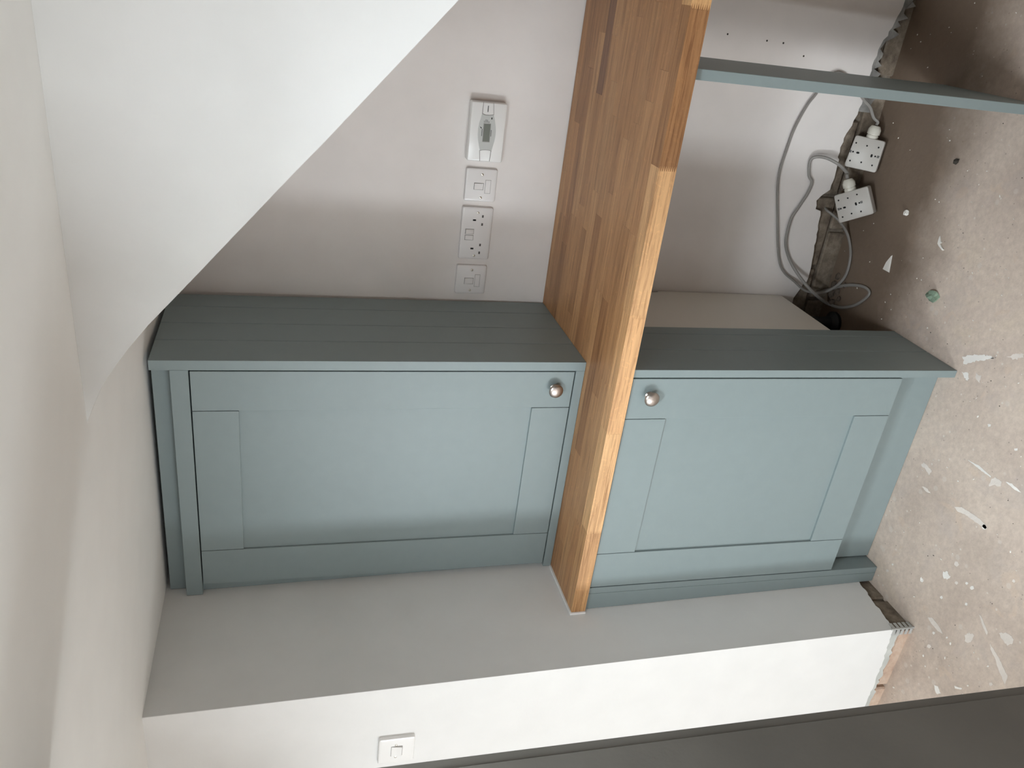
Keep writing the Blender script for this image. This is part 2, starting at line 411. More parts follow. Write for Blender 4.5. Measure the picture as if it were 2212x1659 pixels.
# outer shell, out of frame
struct(link('wall_right', B(XR, XR + 0.1, -2.4, 0.60, 0, ZC), UNSEEN))
struct(link('light_block_wall', B(0.80, XR + 0.1, -2.5, -2.4, 0, ZC), UNSEEN))  # unseen, added to keep ambient light off the right-facing sides
bm = bmesh.new()
box(bm, -1.90, -1.75, -4.7, -4.44, 0, ZC); box(bm, -1.90, -1.75, -3.36, 0.42, 0, ZC)
box(bm, -1.90, -1.75, -4.44, -3.36, 0, 0.12); box(bm, -1.90, -1.75, -4.44, -3.36, 1.94, ZC)
struct(link('wall_far_left', bm, WHITE))
struct(link('shade_lintel_1', B(-0.60, -0.48, -2.60, YC - 0.001, 1.56, ZC), WHITE))  # unseen lintel, added to shade the upper door and the pier top
win2 = shell('window_2', (-1.80, -3.90, 0.12))
bm = bmesh.new()
box(bm, -1.85, -1.79, -4.44, -4.40, 0.12, 1.94); box(bm, -1.85, -1.79, -3.40, -3.36, 0.12, 1.94)
box(bm, -1.85, -1.79, -4.40, -3.40, 0.12, 0.16); box(bm, -1.85, -1.79, -4.40, -3.40, 1.90, 1.94)
link('window_frame', bm, GLASS, win2)

# ------------------------------------------------------------------ near door lining at the left of the view
xj = 0.45
yj = sum(hit(x, y, 0, xj)[1] for x, y in ((735, 1659), (1500, 1571), (2212, 1487))) / 3
door = shell('door_1', (xj, yj, 0))
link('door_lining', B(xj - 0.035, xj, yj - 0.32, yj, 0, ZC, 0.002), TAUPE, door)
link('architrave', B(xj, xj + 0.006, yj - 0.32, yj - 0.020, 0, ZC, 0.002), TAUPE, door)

# ------------------------------------------------------------------ upper cabinet
XP, E1 = 0.6234, 0.0226
uc = thing('wall_cabinet', 'grey-green painted shaker wall cabinet standing on the oak worktop under the ceiling', 'cabinet', (0.3, 0.0, ZW))
ZT = 1.962
ys = [0.0, 0.112, 0.214, 0.319, 0.3835]
XB = XP + 0.003
ys = [0.0, 0.008, 0.110, 0.213, 0.318, yb(XP, ZW) - 0.001]
bs = [(0.0, 0.110), (0.110, 0.213), (0.213, 0.318), (0.318, 0.4045)]
def board(a, b_, x0, x1, z0, z1, parent, groove_front=True):
    """tongue and groove board with chamfered long edges on its outer face"""
    g = 0.0022
    f = [(x0, a, z0), (x1 - g, a, z0), (x1, a + g, z0), (x1, b_ - g, z0), (x1 - g, b_, z0), (x0, b_, z0)]
    if not groove_front: f = [(x0, a, z0), (x1, a, z0), (x1, b_ - g, z0), (x1 - g, b_, z0), (x0, b_, z0)]
    return link('panel_board', slab(f, [(p[0], p[1], z1) for p in f]), PAINT, parent)
cuts = [0.0, 0.1125, 0.2140, 0.3220]
g4 = [(0.0, 0.112), (0.112, 0.214), (0.214, 0.320), (0.320, 0.4050)]
for i, (a, b_) in enumerate(g4): board(a, b_ - 0.0004, XP - E1, XP + 0.001, ZW + 0.0005, ZT, uc, i > 0)
zr1, zr2, zb1 = 1.9205, 1.8814, 0.9685
def rail(name, z0, z1, y0, y1, par, x0=None, bev=0.0006):
    x0_ = xl(0, (z0 + z1) / 2) + 0.002 if x0 is None else x0
    return link(name, B(x0_, XP - E1 - 0.0004, y0, y1, z0, z1, bev), PAINT, par)
rail('top_rail', zr2, zr1, 0.0, 0.36, uc)
rail('bottom_rail', ZW + 0.0005, zb1, 0.0, 0.36, uc)
rail('ceiling_filler', zr1 + 0.0004, 1.9625, 0.030, 0.048, uc)
link('scribe_filler', B(xl(0, 1.4) + 0.001 + 0.012, 0.012, 0.016, 0.034, zb1 + 0.0005, zr2 - 0.0005), PAINT, uc)
link('scribe_strip', slab([(xl(0, zb1) + 0.001, 0.020, zb1), (-0.010, 0.020, zb1), (-0.010, 0.020, zr2), (xl(0, zr2) + 0.001, 0.020, zr2)],
                          [(xl(0, zb1) + 0.001, 0.032, zb1), (-0.010, 0.032, zb1), (-0.010, 0.032, zr2), (xl(0, zr2) + 0.001, 0.032, zr2)]), PAINT, uc)
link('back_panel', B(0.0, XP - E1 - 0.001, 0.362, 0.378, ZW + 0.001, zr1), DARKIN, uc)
link('gap_shade_sheet', B(0.013, XP - E1 - 0.001, 0.0225, 0.030, zb1 + 0.001, zr2 - 0.001), DARKIN, uc)  # black sheet painting in the shade seen through the door gaps

def shaker_door(parent, x0, x1, z0, z1, y, xi0, xi1, zi0, zi1, knob, label=None):
    """stiles run full height, rails between them, sunk flat panel, knob"""
    th = 0.019; d = bpy.data.objects.new('door', None); C.objects.link(d); d.parent = parent
    d.location = Vector(((x0 + x1) / 2, y, z0)) - parent.location
    e = 0.0006; g = 0.0007
    link('stile', B(x0, xi0 - g, y, y + th, z0, z1, e), PAINT, d)
    link('stile', B(xi1 + g, x1, y, y + th, z0, z1, e), PAINT, d)
    link('rail', B(xi0 + g, xi1 - g, y, y + th, z0, zi0, e), PAINT, d)
    link('rail', B(xi0 + g, xi1 - g, y, y + th, zi1, z1, e), PAINT, d)
    link('centre_panel', B(xi0 - g, xi1 + g, y + 0.006, y + 0.0185, zi0 - 0.004, zi1 + 0.004), PAINT, d)
    kx, kz = knob
    prof = [(0.0110, 0), (0.0110, 0.0015), (0.0090, 0.003), (0.0065, 0.0055), (0.0060, 0.010), (0.0085, 0.0135), (0.0155, 0.0155), (0.0180, 0.0172),
            (0.0184, 0.0188), (0.0176, 0.0206), (0.0150, 0.0226), (0.0105, 0.0243), (0.0050, 0.0252), (0.0005, 0.0255)]
    o = link('knob', lathe(prof, (kx, y, kz), (0, -1, 0), 40), KNOBM, d, True)
    o['label'] = 'round aged-nickel knob'
    return d
k1 = hit(1203, 848, 1, -0.025)
shaker_door(uc, -0.008, 0.5978, 0.9715, 1.8785, 0.0, 0.0975, 0.4965, 1.0705, 1.7775, (k1[0], k1[2]))

# ------------------------------------------------------------------ worktop of separate oak staves
wt = thing('worktop', 'oiled oak block worktop of narrow finger-jointed staves running the length of the alcove', 'worktop', (0.8, YW, ZW - TW))
tones = [(0.43, 0.235, 0.120), (0.47, 0.272, 0.145), (0.40, 0.212, 0.106), (0.50, 0.30, 0.165), (0.45, 0.25, 0.13), (0.33, 0.168, 0.085), (0.46, 0.26, 0.136)]
XEND = 1.78
rows = 14; yback = yb(0.8, ZW) - 0.003
yr = [YW + (yback - YW) * i / rows for i in range(rows + 1)]
def stave(x0, x1, y0, y1, col, fingers0=False, fingers1=False):
    g = 0.00015
    if fingers0 or fingers1:
        nt_ = 9; h = TW / nt_; dx = 0.0052
        pts = []
        # left end going down, right end going up
        g = 0.0004
        def zig(x, s):
            out = []
            for k in range(nt_):
                za = ZW - TW + k * h
                out += [(x - dx * s, za + h * 0.12), (x + dx * s, za + h * 0.5), (x - dx * s, za + h * 0.88)] if True else []
            return out
        L = zig(x0 + g, 1) if fingers0 else [(x0 + g, ZW - TW + .0001), (x0 + g, ZW - .0001)]
        Rr = zig(x1 - g, 1) if fingers1 else [(x1 - g, ZW - TW + .0001), (x1 - g, ZW - .0001)]
        ptsL = [(x0 + g, ZW - TW)] + L + [(x0 + g, ZW)]
        ptsR = [(x1 - g, ZW - TW)] + Rr + [(x1 - g, ZW)]
        if not fingers0: ptsL = [(x0 + g, ZW - TW), (x0 + g, ZW)]
        if not fingers1: ptsR = [(x1 - g, ZW - TW), (x1 - g, ZW)]
        outl = ptsL[::-1] + ptsR
        bm = slab([(x, y0 + g, z) for x, z in outl], [(x, y1 - g, z) for x, z in outl])
    else:
        bm = B(x0 + g, x1 - g, y0 + g, y1 - g, ZW - TW, ZW)
    o = link('stave', bm, OAK, wt, origin=((x0 + x1) / 2, (y0 + y1) / 2, ZW - TW / 2))
    o.color = (*col, 1)
XL0 = -0.020
FJ = [XL0, 0.244, 0.535, 0.830, 1.152, 1.450, XEND]
FC = [(0.55, 0.335, 0.18), (0.68, 0.44, 0.25), (0.66, 0.41, 0.23), (0.64, 0.405, 0.23), (0.33, 0.175, 0.085), (0.58, 0.36, 0.19)]
for i in range(6):
    stave(FJ[i], FJ[i + 1], yr[0], yr[1], FC[i], i > 0, i < 5)
rr = random.Random(11)
for j in range(1, rows):
    x = XL0; lens = []
    x1 = XL0 + rr.uniform(0.12, 0.40)
    while x < XEND - 1e-6:
        if x1 > XEND - 0.08: x1 = XEND
        t = rr.choice(tones); k = rr.uniform(0.92, 1.06); t = tuple(0.72 * a + 0.28 * b_ for a, b_ in zip(t, (0.385, 0.225, 0.122)))
        col = tuple(v * k for v in t)
        if j == 9 and x < 1.45 and x1 > 1.3: col = (0.235, 0.125, 0.078)
        stave(x, x1, yr[j], yr[j + 1], col)
        x = x1; x1 = x + rr.uniform(0.22, 0.46)

# ------------------------------------------------------------------ base cabinet
XQ, E2 = 0.6943, 0.0195
YD = -0.185; ZU = ZW - TW
bc = thing('base_cabinet', 'grey-green painted shaker base cabinet on the bare floor beneath the worktop', 'cabinet', (0.35, YD, 0))
for i, (a, b_) in enumerate([(YD, -0.069), (-0.069, 0.029), (0.029, 0.0735)]):
    board(a, b_ - 0.0004, XQ - E2, XQ, 0.001, ZU - 0.0005, bc, i > 0)
link('plinth', B(0.056, XQ - E2 - 0.0005, -0.135, -0.117, 0.001, 0.155, 0.0006), PAINT, bc)
link('end_panel', B(0.0315, 0.0512, YD + 0.001, -0.118, 0.001, ZU - 0.0005, 0.0006), PAINT, bc)
link('scribe_filler', slab([(xl(YD, 0) + 0.0015, YD + 0.0012, 0.001), (0.031, YD + 0.0012, 0.001), (0.031, YD + 0.0012, ZU - 0.001), (xl(YD, ZU) + 0.0015, YD + 0.0012, ZU - 0.001)],
                           [(xl(YD, 0) + 0.0015, -0.10, 0.001), (0.031, -0.10, 0.001), (0.031, -0.10, ZU - 0.001), (xl(YD, ZU) + 0.0015, -0.10, ZU - 0.001)]), PAINT, bc)
k2 = hit(1411, 866, 1, YD - 0.025)
shaker_door(bc, 0.0550, 0.6715, 0.1600, 0.9000, YD, 0.1640, 0.5645, 0.2640, 0.7950, (k2[0], k2[2]))
link('gap_shade_sheet', B(0.053, XQ - E2 - 0.001, -0.163, -0.14, 0.162, ZU - 0.001), DARKIN, bc)  # black sheet for the shade in the gaps round the base door
# white carcass side, running to the back wall, nicked at its back edge
xc1 = XQ - E2 - 0.0005; xc0 = xc1 - 0.018; yk = yb(xc1, 0.5) - 0.002
co = [(-0.13, 0.173), (yk - 0.008, 0.173), (yk - 0.002, 0.59), (yk - 0.012, 0.598), (yk - 0.014, 0.61), (yk - 0.014, 0.70), (yk - 0.001, 0.705), (yk - 0.001, ZU - 0.001), (-0.13, ZU - 0.001)]
o = link('carcass_side', slab([(xc1, a, z) for a, z in co], [(xc0, a, z) for a, z in co]), MELAMINE, bc); o['label'] = 'cream-white melamine carcass side'
link('carcass_bottom', B(0.056, xc0 - 0.0005, -0.13, 0.36, 0.173, 0.191), MELAMINE, bc)
def foot(x, y):
    bm = lathe([(0.034, 0.0005), (0.036, 0.004), (0.036, 0.012), (0.030, 0.018), (0.021, 0.024), (0.019, 0.05), (0.019, 0.12), (0.026, 0.14), (0.034, 0.160), (0.034, 0.1725)], (x, y, 0), (0, 0, 1), 28)
    o = link('adjustable_foot', bm, BLACK, bc, True); o['label'] = 'black plastic adjustable foot'
foot(0.612, 0.325); foot(0.612, -0.075); foot(0.10, 0.325)

# ------------------------------------------------------------------ support panel at the right
sp = tag(link('support_panel', B(1.3215, 1.3425, -0.172, 0.203, 0.0005, ZU - 0.0005, 0.0008), PAINT, origin=(1.332, 0.0, 0)),
         'narrow grey-green upright panel holding up the right part of the worktop', 'panel')

# ------------------------------------------------------------------ wiring accessories
def rrect(w, h, r, n=5):
    out = []
    for cx, cz, a0 in ((w / 2 - r, h / 2 - r, 0), (-w / 2 + r, h / 2 - r, 90), (-w / 2 + r, -h / 2 + r, 180), (w / 2 - r, -h / 2 + r, 270)):
        for k in range(n + 1):
            a = math.radians(a0 + 90 * k / n); out.append((cx + r * math.cos(a), cz + r * math.sin(a)))
    return out
def loft(loops, bm=None):
    bm = bm or bmesh.new(); vs = [[bm.verts.new(p) for p in l] for l in loops]; n = len(loops[0])
    for a, b_ in zip(vs, vs[1:]):
        for i in range(n): bm.faces.new((a[i], a[(i + 1) % n], b_[(i + 1) % n], b_[i]))
    bm.faces.new(vs[0]); bm.faces.new(vs[-1][::-1]); return bm
def plate(cx, cz, y, w, h, t, r=0.005, ch=0.004):
    def L(inset, yy): return [(cx + a, yy, cz + b_) for a, b_ in rrect(w - 2 * inset, h - 2 * inset, max(r - inset * .5, 0.001))]
    return loft([L(0, y), L(0, y - t + ch), L(ch * 0.35, y - t + ch * 0.3), L(ch * 1.3, y - t)])
def screw(px, py, yf, par, r=0.0032):
    p = hit(px, py, 1, yf)
    link('screw', lathe([(r, 0), (r, 0.0008), (r * 0.6, 0.0014), (0.0003, 0.0016)], (p[0], yf, p[2]), (0, -1, 0), 14), STEEL, par, True)
def patch(name, px, py, w, h, yf, proud, mat, par, bev=0.0004, tilt=0.0):
    p = hit(px, py, 1, yf); bm = B(-w / 2, w / 2, -proud, 0.0006, -h / 2, h / 2, bev)
    if tilt: bmesh.ops.rotate(bm, verts=bm.verts, cent=(0, 0, 0), matrix=Matrix.Rotation(tilt, 3, 'X'))
    bmesh.ops.translate(bm, verts=bm.verts, vec=(p[0], yf, p[2]))
    return link(name, bm, mat, par)
YF = 0.4065      # face plane of the plates on the back wall (world y about there)
ybk = yb(0.85, 1.17); YF = ybk - 0.0095
def accessory(name, label, cat, x0, x1, zt, h, yf, t=0.0095, mat=PLASTIC):
    cx = (x0 + x1) / 2; cz = zt - h / 2
    a = thing(name, label, cat, (cx, yf + t, cz))
    link('faceplate', plate(cx, cz, yf + t, x1 - x0, h, t), mat, a, True)
    return a
def corners(pts, y): 
    P_ = [hit(x, y_, 1, y) for x, y_ in pts]
    return (sum(p[0] for p in P_[2:]) / 2, sum(p[0] for p in P_[:2]) / 2, (P_[0][2] + P_[3][2]) / 2, (P_[1][2] + P_[2][2]) / 2)
def spur(label, pts, sc1, sc2, rock, fuse):
    x0, x1, zt, zb = corners(pts, YF)
    a = accessory('fused_spur', label, 'switch', x0, x1, zt, zt - zb, YF)
    screw(*sc1, YF, a); screw(*sc2, YF, a)
    patch('switch_surround', *rock, 0.0185, 0.0265, YF, 0.0004, INKB, a, 0)
    patch('rocker', *rock, 0.0165, 0.0245, YF, 0.0022, PLASTIC, a, 0.0006, 0.09)
    patch('fuse_surround', *fuse, 0.0365, 0.0155, YF, 0.0003, INKB, a, 0)
    patch('fuse_carrier', *fuse, 0.0350, 0.0140, YF, 0.0010, PLASTIC, a, 0.0005)
spur('square white fused spur switch on the wall between the programmer and the double socket', [(1008, 362.5), (1076, 367), (1068.6, 438.6), (1002.7, 433)], (1042.3, 377.4), (1038, 427.2), (1034, 402.5), (1053.7, 403.7))
spur('square white fused spur switch on the wall right beside the upper cabinet', [(987.6, 571.6), (1052.4, 574), (1046, 636.8), (982, 632)], (1019.5, 583.2), (1014.8, 626.6), (1012.5, 606.8), (1030.5, 606.2))
x0, x1, zt, zb = corners([(1000, 446), (1066.7, 450), (1054.7, 561.5), (990, 558)], YF)
ds = accessory('double_socket', 'white double plug socket with two switches on the wall above the worktop', 'socket', x0, x1, zt, zt - zb, YF)
screw(1033, 459.7, YF, ds); screw(1023.7, 552, YF, ds)
for q in ((1025, 475.5), (1019.3, 536.8)): patch('earth_slot', *q, 0.0045, 0.0085, YF, 0.0004, HOLE, ds, 0)
for q in ((1043, 467.6), (1041.4, 485), (1036.9, 529.2), (1035, 546)): patch('pin_slot', *q, 0.0070, 0.0048, YF, 0.0004, PINM, ds, 0)
patch('switch_surround', 1014.3, 499.7, 0.0145, 0.0245, YF, 0.0004, INKB, ds, 0); patch('rocker', 1014.3, 499.7, 0.0125, 0.0225, YF, 0.0026, PLASTIC, ds, 0.0006, 0.10)
patch('switch_surround', 1013.0, 513.0, 0.0145, 0.0245, YF, 0.0004, INKB, ds, 0); patch('rocker', 1013.0, 513.0, 0.0125, 0.0225, YF, 0.0016, PLASTIC, ds, 0.0006, -0.10)

# heating programmer
yw = yb(1.1, 1.17); yp = yw - 0.027
x0, x1, zt, zb = corners([(1019, 219.3), (1094.5, 225.5), (1084.7, 351), (1011.5, 347)], yp)
pr = thing('heating_programmer', 'white wall programmer with grey oval display panel, casting a shadow on the wall', 'thermostat', ((x0 + x1) / 2, yw, (zt + zb) / 2))
cx, cz, w_, h_ = (x0 + x1) / 2, (zt + zb) / 2, x1 - x0, zt - zb
def L(ins, yy, r=0.004): return [(cx + a, yy, cz + b_) for a, b_ in rrect(w_ - 2 * ins, h_ - 2 * ins, r)]
link('casing', loft([L(-0.001, yw), L(-0.001, yp + 0.004), L(0.0002, yp + 0.001), L(0.0015, yp)]), PLASTIC2, pr, True)
def pp(zx, zy): return hit(1000 + zx * .1145, 170 + zy * .1145, 1, yp)     # read off the close-up of the programmer
def face_poly(name, pts, proud, mat, par):
    f = [pp(*q) for q in pts]
    return link(name, slab([(p[0], yp - proud, p[2]) for p in f], [(p[0], yp + 0.0004, p[2]) for p in f]), mat, par)
face_poly('display_panel', [(360, 668), (420, 688), (490, 695), (580, 686), (600, 780), (614, 900), (618, 990), (610, 1080), (590, 1180), (560, 1280), (535, 1365),
                            (480, 1348), (420, 1340), (370, 1340), (318, 1350), (300, 1260), (285, 1150), (282, 1050), (290, 940), (310, 830), (340, 740)], 0.0010, SILVER, pr)
face_poly('flap_line', [(388, 440), (396, 440), (376, 655), (430, 678), (500, 684), (578, 676), (580, 460), (589, 460), (586, 684), (500, 696), (425, 690), (362, 663)], 0.0006, INKB, pr)
face_poly('flap_line', [(308, 1350), (318, 1352), (322, 1555), (312, 1555)], 0.0006, INKB, pr)
face_poly('flap_line', [(522, 1366), (534, 1366), (502, 1560), (492, 1560)], 0.0006, INKB, pr)
face_poly('display_panel_edge', [(318, 1350), (370, 1338), (420, 1336), (480, 1344), (535, 1362), (535, 1369), (480, 1352), (420, 1345), (370, 1346), (318, 1358)], 0.0013, INKB, pr)
face_poly('lcd_frame', [(390, 840), (528, 848), (498, 1200), (362, 1190)], 0.0014, INKB, pr)
face_poly('lcd', [(400, 852), (517, 858), (490, 1186), (373, 1178)], 0.0018, LCDM, pr)
face_poly('indicator', [(536, 732), (556, 732), (552, 768), (534, 768)], 0.0015, HOLE, pr)
face_poly('mark', [(320, 904), (332, 903), (356, 928), (348, 938), (335, 930)], 0.0015, HOLE, pr)
bm = bmesh.new()
def strokes(ax, ay, bx, by, n, wd, gap=0.3):
    for i in range(n):
        t0, t1 = i / n, (i + 1 - gap) / n
        q = [(ax + (bx - ax) * t0 - wd, ay + (by - ay) * t0), (ax + (bx - ax) * t0 + wd, ay + (by - ay) * t0), (ax + (bx - ax) * t1 + wd, ay + (by - ay) * t1), (ax + (bx - ax) * t1 - wd, ay + (by - ay) * t1)]
        f = [pp(*k) for k in q]
        slab([(p[0], yp - 0.0016, p[2]) for p in f], [(p[0], yp, p[2]) for p in f], bm)
strokes(361, 945, 349, 1082, 9, 6); strokes(481, 512, 471, 630, 8, 6)
strokes(404, 790, 405, 835, 3, 4); strokes(435, 768, 432, 832, 4, 5); strokes(463, 774, 461, 832, 4, 5); strokes(490, 806, 489, 838, 2, 5)
strokes(533, 970, 522, 1092, 7, 6)
link('lettering', bm, INK, pr)

# light switch on the pier
yf = YC - 0.011
s0 = [hit(819, 1605, 1, yf), hit(898, 1590, 1, yf)]
zt, zb = s0[0][2], s0[1][2]; xr_ = (s0[0][0] + s0[1][0]) / 2 + 0.003
ls = accessory('light_switch', 'white single rocker light switch on the bright pier at the left', 'switch', xr_ - 0.086, xr_, zt, zt - zb, yf, 0.0110, PLASTIC2)
screw(856, 1610, yf, ls)
p = hit(856, 1610, 1, yf)
link('screw', lathe([(0.0032, 0), (0.0032, 0.0008), (0.0003, 0.0016)], (xr_ - 0.086 + (xr_ - p[0]), yf, p[2]), (0, -1, 0), 14), STEEL, ls, True)
rx = xr_ - 0.043; rz = (zt + zb) / 2
link('switch_surround', B(rx - 0.0165, rx + 0.0165, yf - 0.0003, yf + 0.001, rz - 0.0140, rz + 0.0140), INKB, ls)
bm = slab([(rx - 0.0155, yf - 0.0004, rz + 0.013), (rx - 0.0155, yf - 0.0004, rz - 0.013), (rx - 0.0155, yf - 0.0052, rz - 0.012), (rx - 0.0155, yf - 0.0024, rz), (rx - 0.0155, yf - 0.0012, rz + 0.012)],
          [(rx + 0.0155, yf - 0.0004, rz + 0.013), (rx + 0.0155, yf - 0.0004, rz - 0.013), (rx + 0.0155, yf - 0.0052, rz - 0.012), (rx + 0.0155, yf - 0.0024, rz), (rx + 0.0155, yf - 0.0012, rz + 0.012)])
link('rocker', bm, PLASTIC2, ls)

# ------------------------------------------------------------------ loose surface boxes on their cables
def back_box(label, crn, holes, slots, marks, gl, nvec, depth=0.036):
    n = Vector(nvec).normalized()
    cxp = sum(p[0] for p in crn) / 4; cyp = sum(p[1] for p in crn) / 4
    dc = ray(cxp, cyp)
    def at(t):
        c0 = CP + dc * t
        out = []
        for q in crn:
            d = ray(*q); out.append(CP + d * ((c0 - CP).dot(n) / d.dot(n)))
        return c0, out
    lo, hi = 1.5, 3.0
    for _ in range(50):
        t = (lo + hi) / 2; c0, o4 = at(t)
        if min((p - n * depth)[2] for p in o4) > 0.002: lo = t
        else: hi = t
    c0, o4 = at(lo)
    def onface(q, proud=0.0):
        d = ray(*q); return CP + d * ((c0 - CP).dot(n) / d.dot(n)) + n * proud
    print('back box side', (o4[1] - o4[0]).length, (o4[3] - o4[0]).length, 'centre', [round(v, 3) for v in c0], 'ymax', max(p[1] for p in o4), max((p - n * depth)[1] for p in o4))
    a = thing('surface_box', label, 'electrical box', (c0 - n * depth))
    ce = sum(o4, Vector()) / 4
    def ring(k, off, r=0.006):
        out = []
        for i in range(4):
            p = ce + (o4[i] - ce) * k; a_ = ce + (o4[i - 1] - ce) * k; b_ = ce + (o4[(i + 1) % 4] - ce) * k
            da, db = (a_ - p).normalized() * r, (b_ - p).normalized() * r
            for t in (0, .35, .65, 1):
                out.append(p + da * (1 - t) ** 2 + db * t ** 2 + n * off)
        return out
    link('box_body', loft([ring(1.0, -depth), ring(1.0, -0.003), ring(0.985, -0.0008), ring(0.955, 0.0)]), BOXP, a, True)
    for q in holes:
        link('fixing_hole', lathe([(0.0024, -0.0004), (0.0024, 0.0004)], onface(q), n, 12), HOLE, a)
    U = (o4[1] - o4[0]).normalized(); V = (o4[3] - o4[0]).normalized()
    for q, q2 in slots:
        p, p2 = onface(q), onface(q2); d = (p2 - p).normalized(); s = n.cross(d) * 0.0027
        e = d * 0.0014
        f = [p - s, p - e * 1.6, p + s, p2 + s, p2 + e * 1.6, p2 - s]
        link('fixing_slot', slab([k + n * 0.0004 for k in f], [k - n * 0.0004 for k in f]), HOLE, a)
    for q in marks:
        p = onface(q); bm = bmesh.new()
        for s in (-1, 0, 1):
            c_ = p + U * s * 0.0022; f = [c_ - U * .0007 - V * .003, c_ + U * .0007 - V * .003, c_ + U * .0007 + V * .003, c_ - U * .0007 + V * .003]
            slab([k + n * 0.0004 for k in f], [k - n * 0.0004 for k in f], bm)
        for s in (-1, 1):
            f = [p - U * .003 + V * (s * .0026 - .0005), p + U * .003 + V * (s * .0026 - .0005), p + U * .003 + V * (s * .0026 + .0005), p - U * .003 + V * (s * .0026 + .0005)]
            slab([k + n * 0.0004 for k in f], [k - n * 0.0004 for k in f], bm)
        link('embossed_mark', bm, INK, a)
    g0 = o4[0] + (o4[1] - o4[0]) * gl - n * depth * 0.45
    out = -(V - U * V.dot(U)).normalized()
    g = link('cable_gland', lathe([(0.0165, 0), (0.0165, 0.008), (0.0150, 0.0085), (0.0150, 0.0105), (0.0178, 0.0110), (0.0178, 0.024), (0.0150, 0.030), (0.0120, 0.0345), (0.0075, 0.0350)], g0, out, 12), GLANDP, a, True)
    g['label'] = 'cream ribbed cable gland'
    return g0 + out * 0.034, out, n
def zz(x, y): return (1780 + x * .1386, 270 + y * .1386)
gA, oA, nA = back_box('white plastic back box on a cable, leaning at the wall foot nearer the support panel', [(1849, 291.5), (1913, 306), (1891, 373.5), (1822.5, 358.5)],
         [zz(502, 278), zz(671, 325), zz(851, 352), zz(453, 415), zz(798, 490), zz(405, 555), zz(580, 582), zz(748, 630)],
         [(zz(512, 430), zz(542, 435)), (zz(746, 465), zz(736, 495))], [zz(412, 408), zz(842, 498)], 0.52, (0.08, -0.74, 0.66))
gB, oB, nB = back_box('white plastic back box on a looped cable, lying by the notch in the plaster', [(1800.8, 423), (1874.5, 402), (1888, 461.5), (1812.6, 482.5)],
         [zz(226, 1176), zz(370, 1140), zz(513, 1083), zz(262, 1304), zz(550, 1214), zz(290, 1435), zz(430, 1380), zz(577, 1348)],
         [(zz(306, 1289), zz(332, 1284)), (zz(493, 1215), zz(502, 1245))], [zz(230, 1312), zz(583, 1202)], 0.46, (0.02, -0.66, 0.75))

def zc(x, y): return (1600 + x * .3314, 150 + y * .3314)
def onwall(x, y, off=0.007):
    p = hit(*zc(x, y), 1, 0.39)
    return hit(*zc(x, y), 1, yb(p[0], p[2]) - off)
def aty(x, y, Y): return hit(*zc(x, y), 1, Y)
def onfloor(x, y, h=0.006):
    return hit(*zc(x, y), 2, h)
# cable from the notch behind the plaster, round over the floor, up the wall, behind the support and down into the box
nt0 = onwall(548, 900, -0.02)
c1 = [nt0, onwall(566, 922, 0.0), onwall(592, 942, 0.010), onwall(640, 985, 0.02), onfloor(690, 1060, 0.02), onfloor(712, 1140), onfloor(715, 1225), onfloor(690, 1330), onfloor(640, 1398, .014), aty(565, 1445, 0.366),
      aty(500, 1458, 0.358), aty(450, 1450, 0.360), aty(405, 1432, 0.367), aty(350, 1382, 0.378), onwall(288, 1328), onwall(256, 1262), onwall(243, 1150), onwall(240, 1000), onwall(240, 800), onwall(254, 665), onwall(300, 520), onwall(352, 380), onwall(430, 238),
      onwall(490, 160), onwall(560, 60), onwall(640, 20), onwall(730, 90, .012), onwall(800, 193, 0.02), aty(843, 245, 0.5 * (gA[1] + 0.37)), aty(866, 312, gA[1] + 0.004), gA + oA * 0.012, gA + oA * 0.0028]
tag(link('cable', tube(c1, 0.0048, 8, 0.8), CABLE, None, True), 'grey cable from the wall notch, looping up the wall and behind the support panel', 'cable')
c2 = [gB + oB * 0.0028, gB + oB * 0.012, aty(690, 672, gB[1] + 0.012), onwall(640, 620, 0.035), onwall(560, 578, 0.02), onwall(490, 570, 0.014), onwall(452, 600), onwall(446, 690), onwall(464, 732), onwall(440, 800), onwall(382, 890), onwall(330, 970), onwall(302, 1070), onwall(295, 1150),
      onwall(320, 1240), aty(370, 1330, 0.366), aty(440, 1420, 0.333), aty(500, 1478, 0.325), onfloor(570, 1527, .016), onfloor(650, 1551), onfloor(740, 1538), onfloor(808, 1497), onfloor(840, 1455), onfloor(805, 1418), onfloor(720, 1405), onfloor(640, 1416),
      aty(575, 1436, 0.384), aty(520, 1452, 0.386), aty(478, 1460, 0.386)]
tag(link('cable', tube(c2, 0.0050, 8, 0.8), CABLE, None, True), 'grey cable with a long floor loop, bent back into the box by the plaster notch', 'cable')

# ------------------------------------------------------------------ debris and paint on the floor
def chip(name, pxs, h, mat, label, cat, group=None, parent=None):
    P_ = [hit(x, y, 2, 0.001) for x, y in pxs]; ce = sum(P_, Vector()) / len(P_)
    bm = slab([Vector((p[0], p[1], 0.0008)) for p in P_], [Vector((ce[0] + (p[0] - ce[0]) * .9, ce[1] + (p[1] - ce[1]) * .9, 0.0008 + h)) for p in P_])
    return tag(link(name, bm, mat, None, False, (ce[0], ce[1], 0)), label, cat, group)
chip('plaster_chip', [(1928, 551), (1921, 589), (1908, 582), (1916, 566)], 0.004, CHIP, 'long triangular white plaster chip on the shaded floor', 'debris')
chip('plaster_flake', [(2031, 509), (2033, 520), (2036, 524), (2032, 526), (2035, 533), (2040, 540), (2036, 541), (2029, 532), (2026, 526), (2028, 518)], 0.003, CHIP, 'ragged white plaster flake between the chip and the bright floor', 'debris')
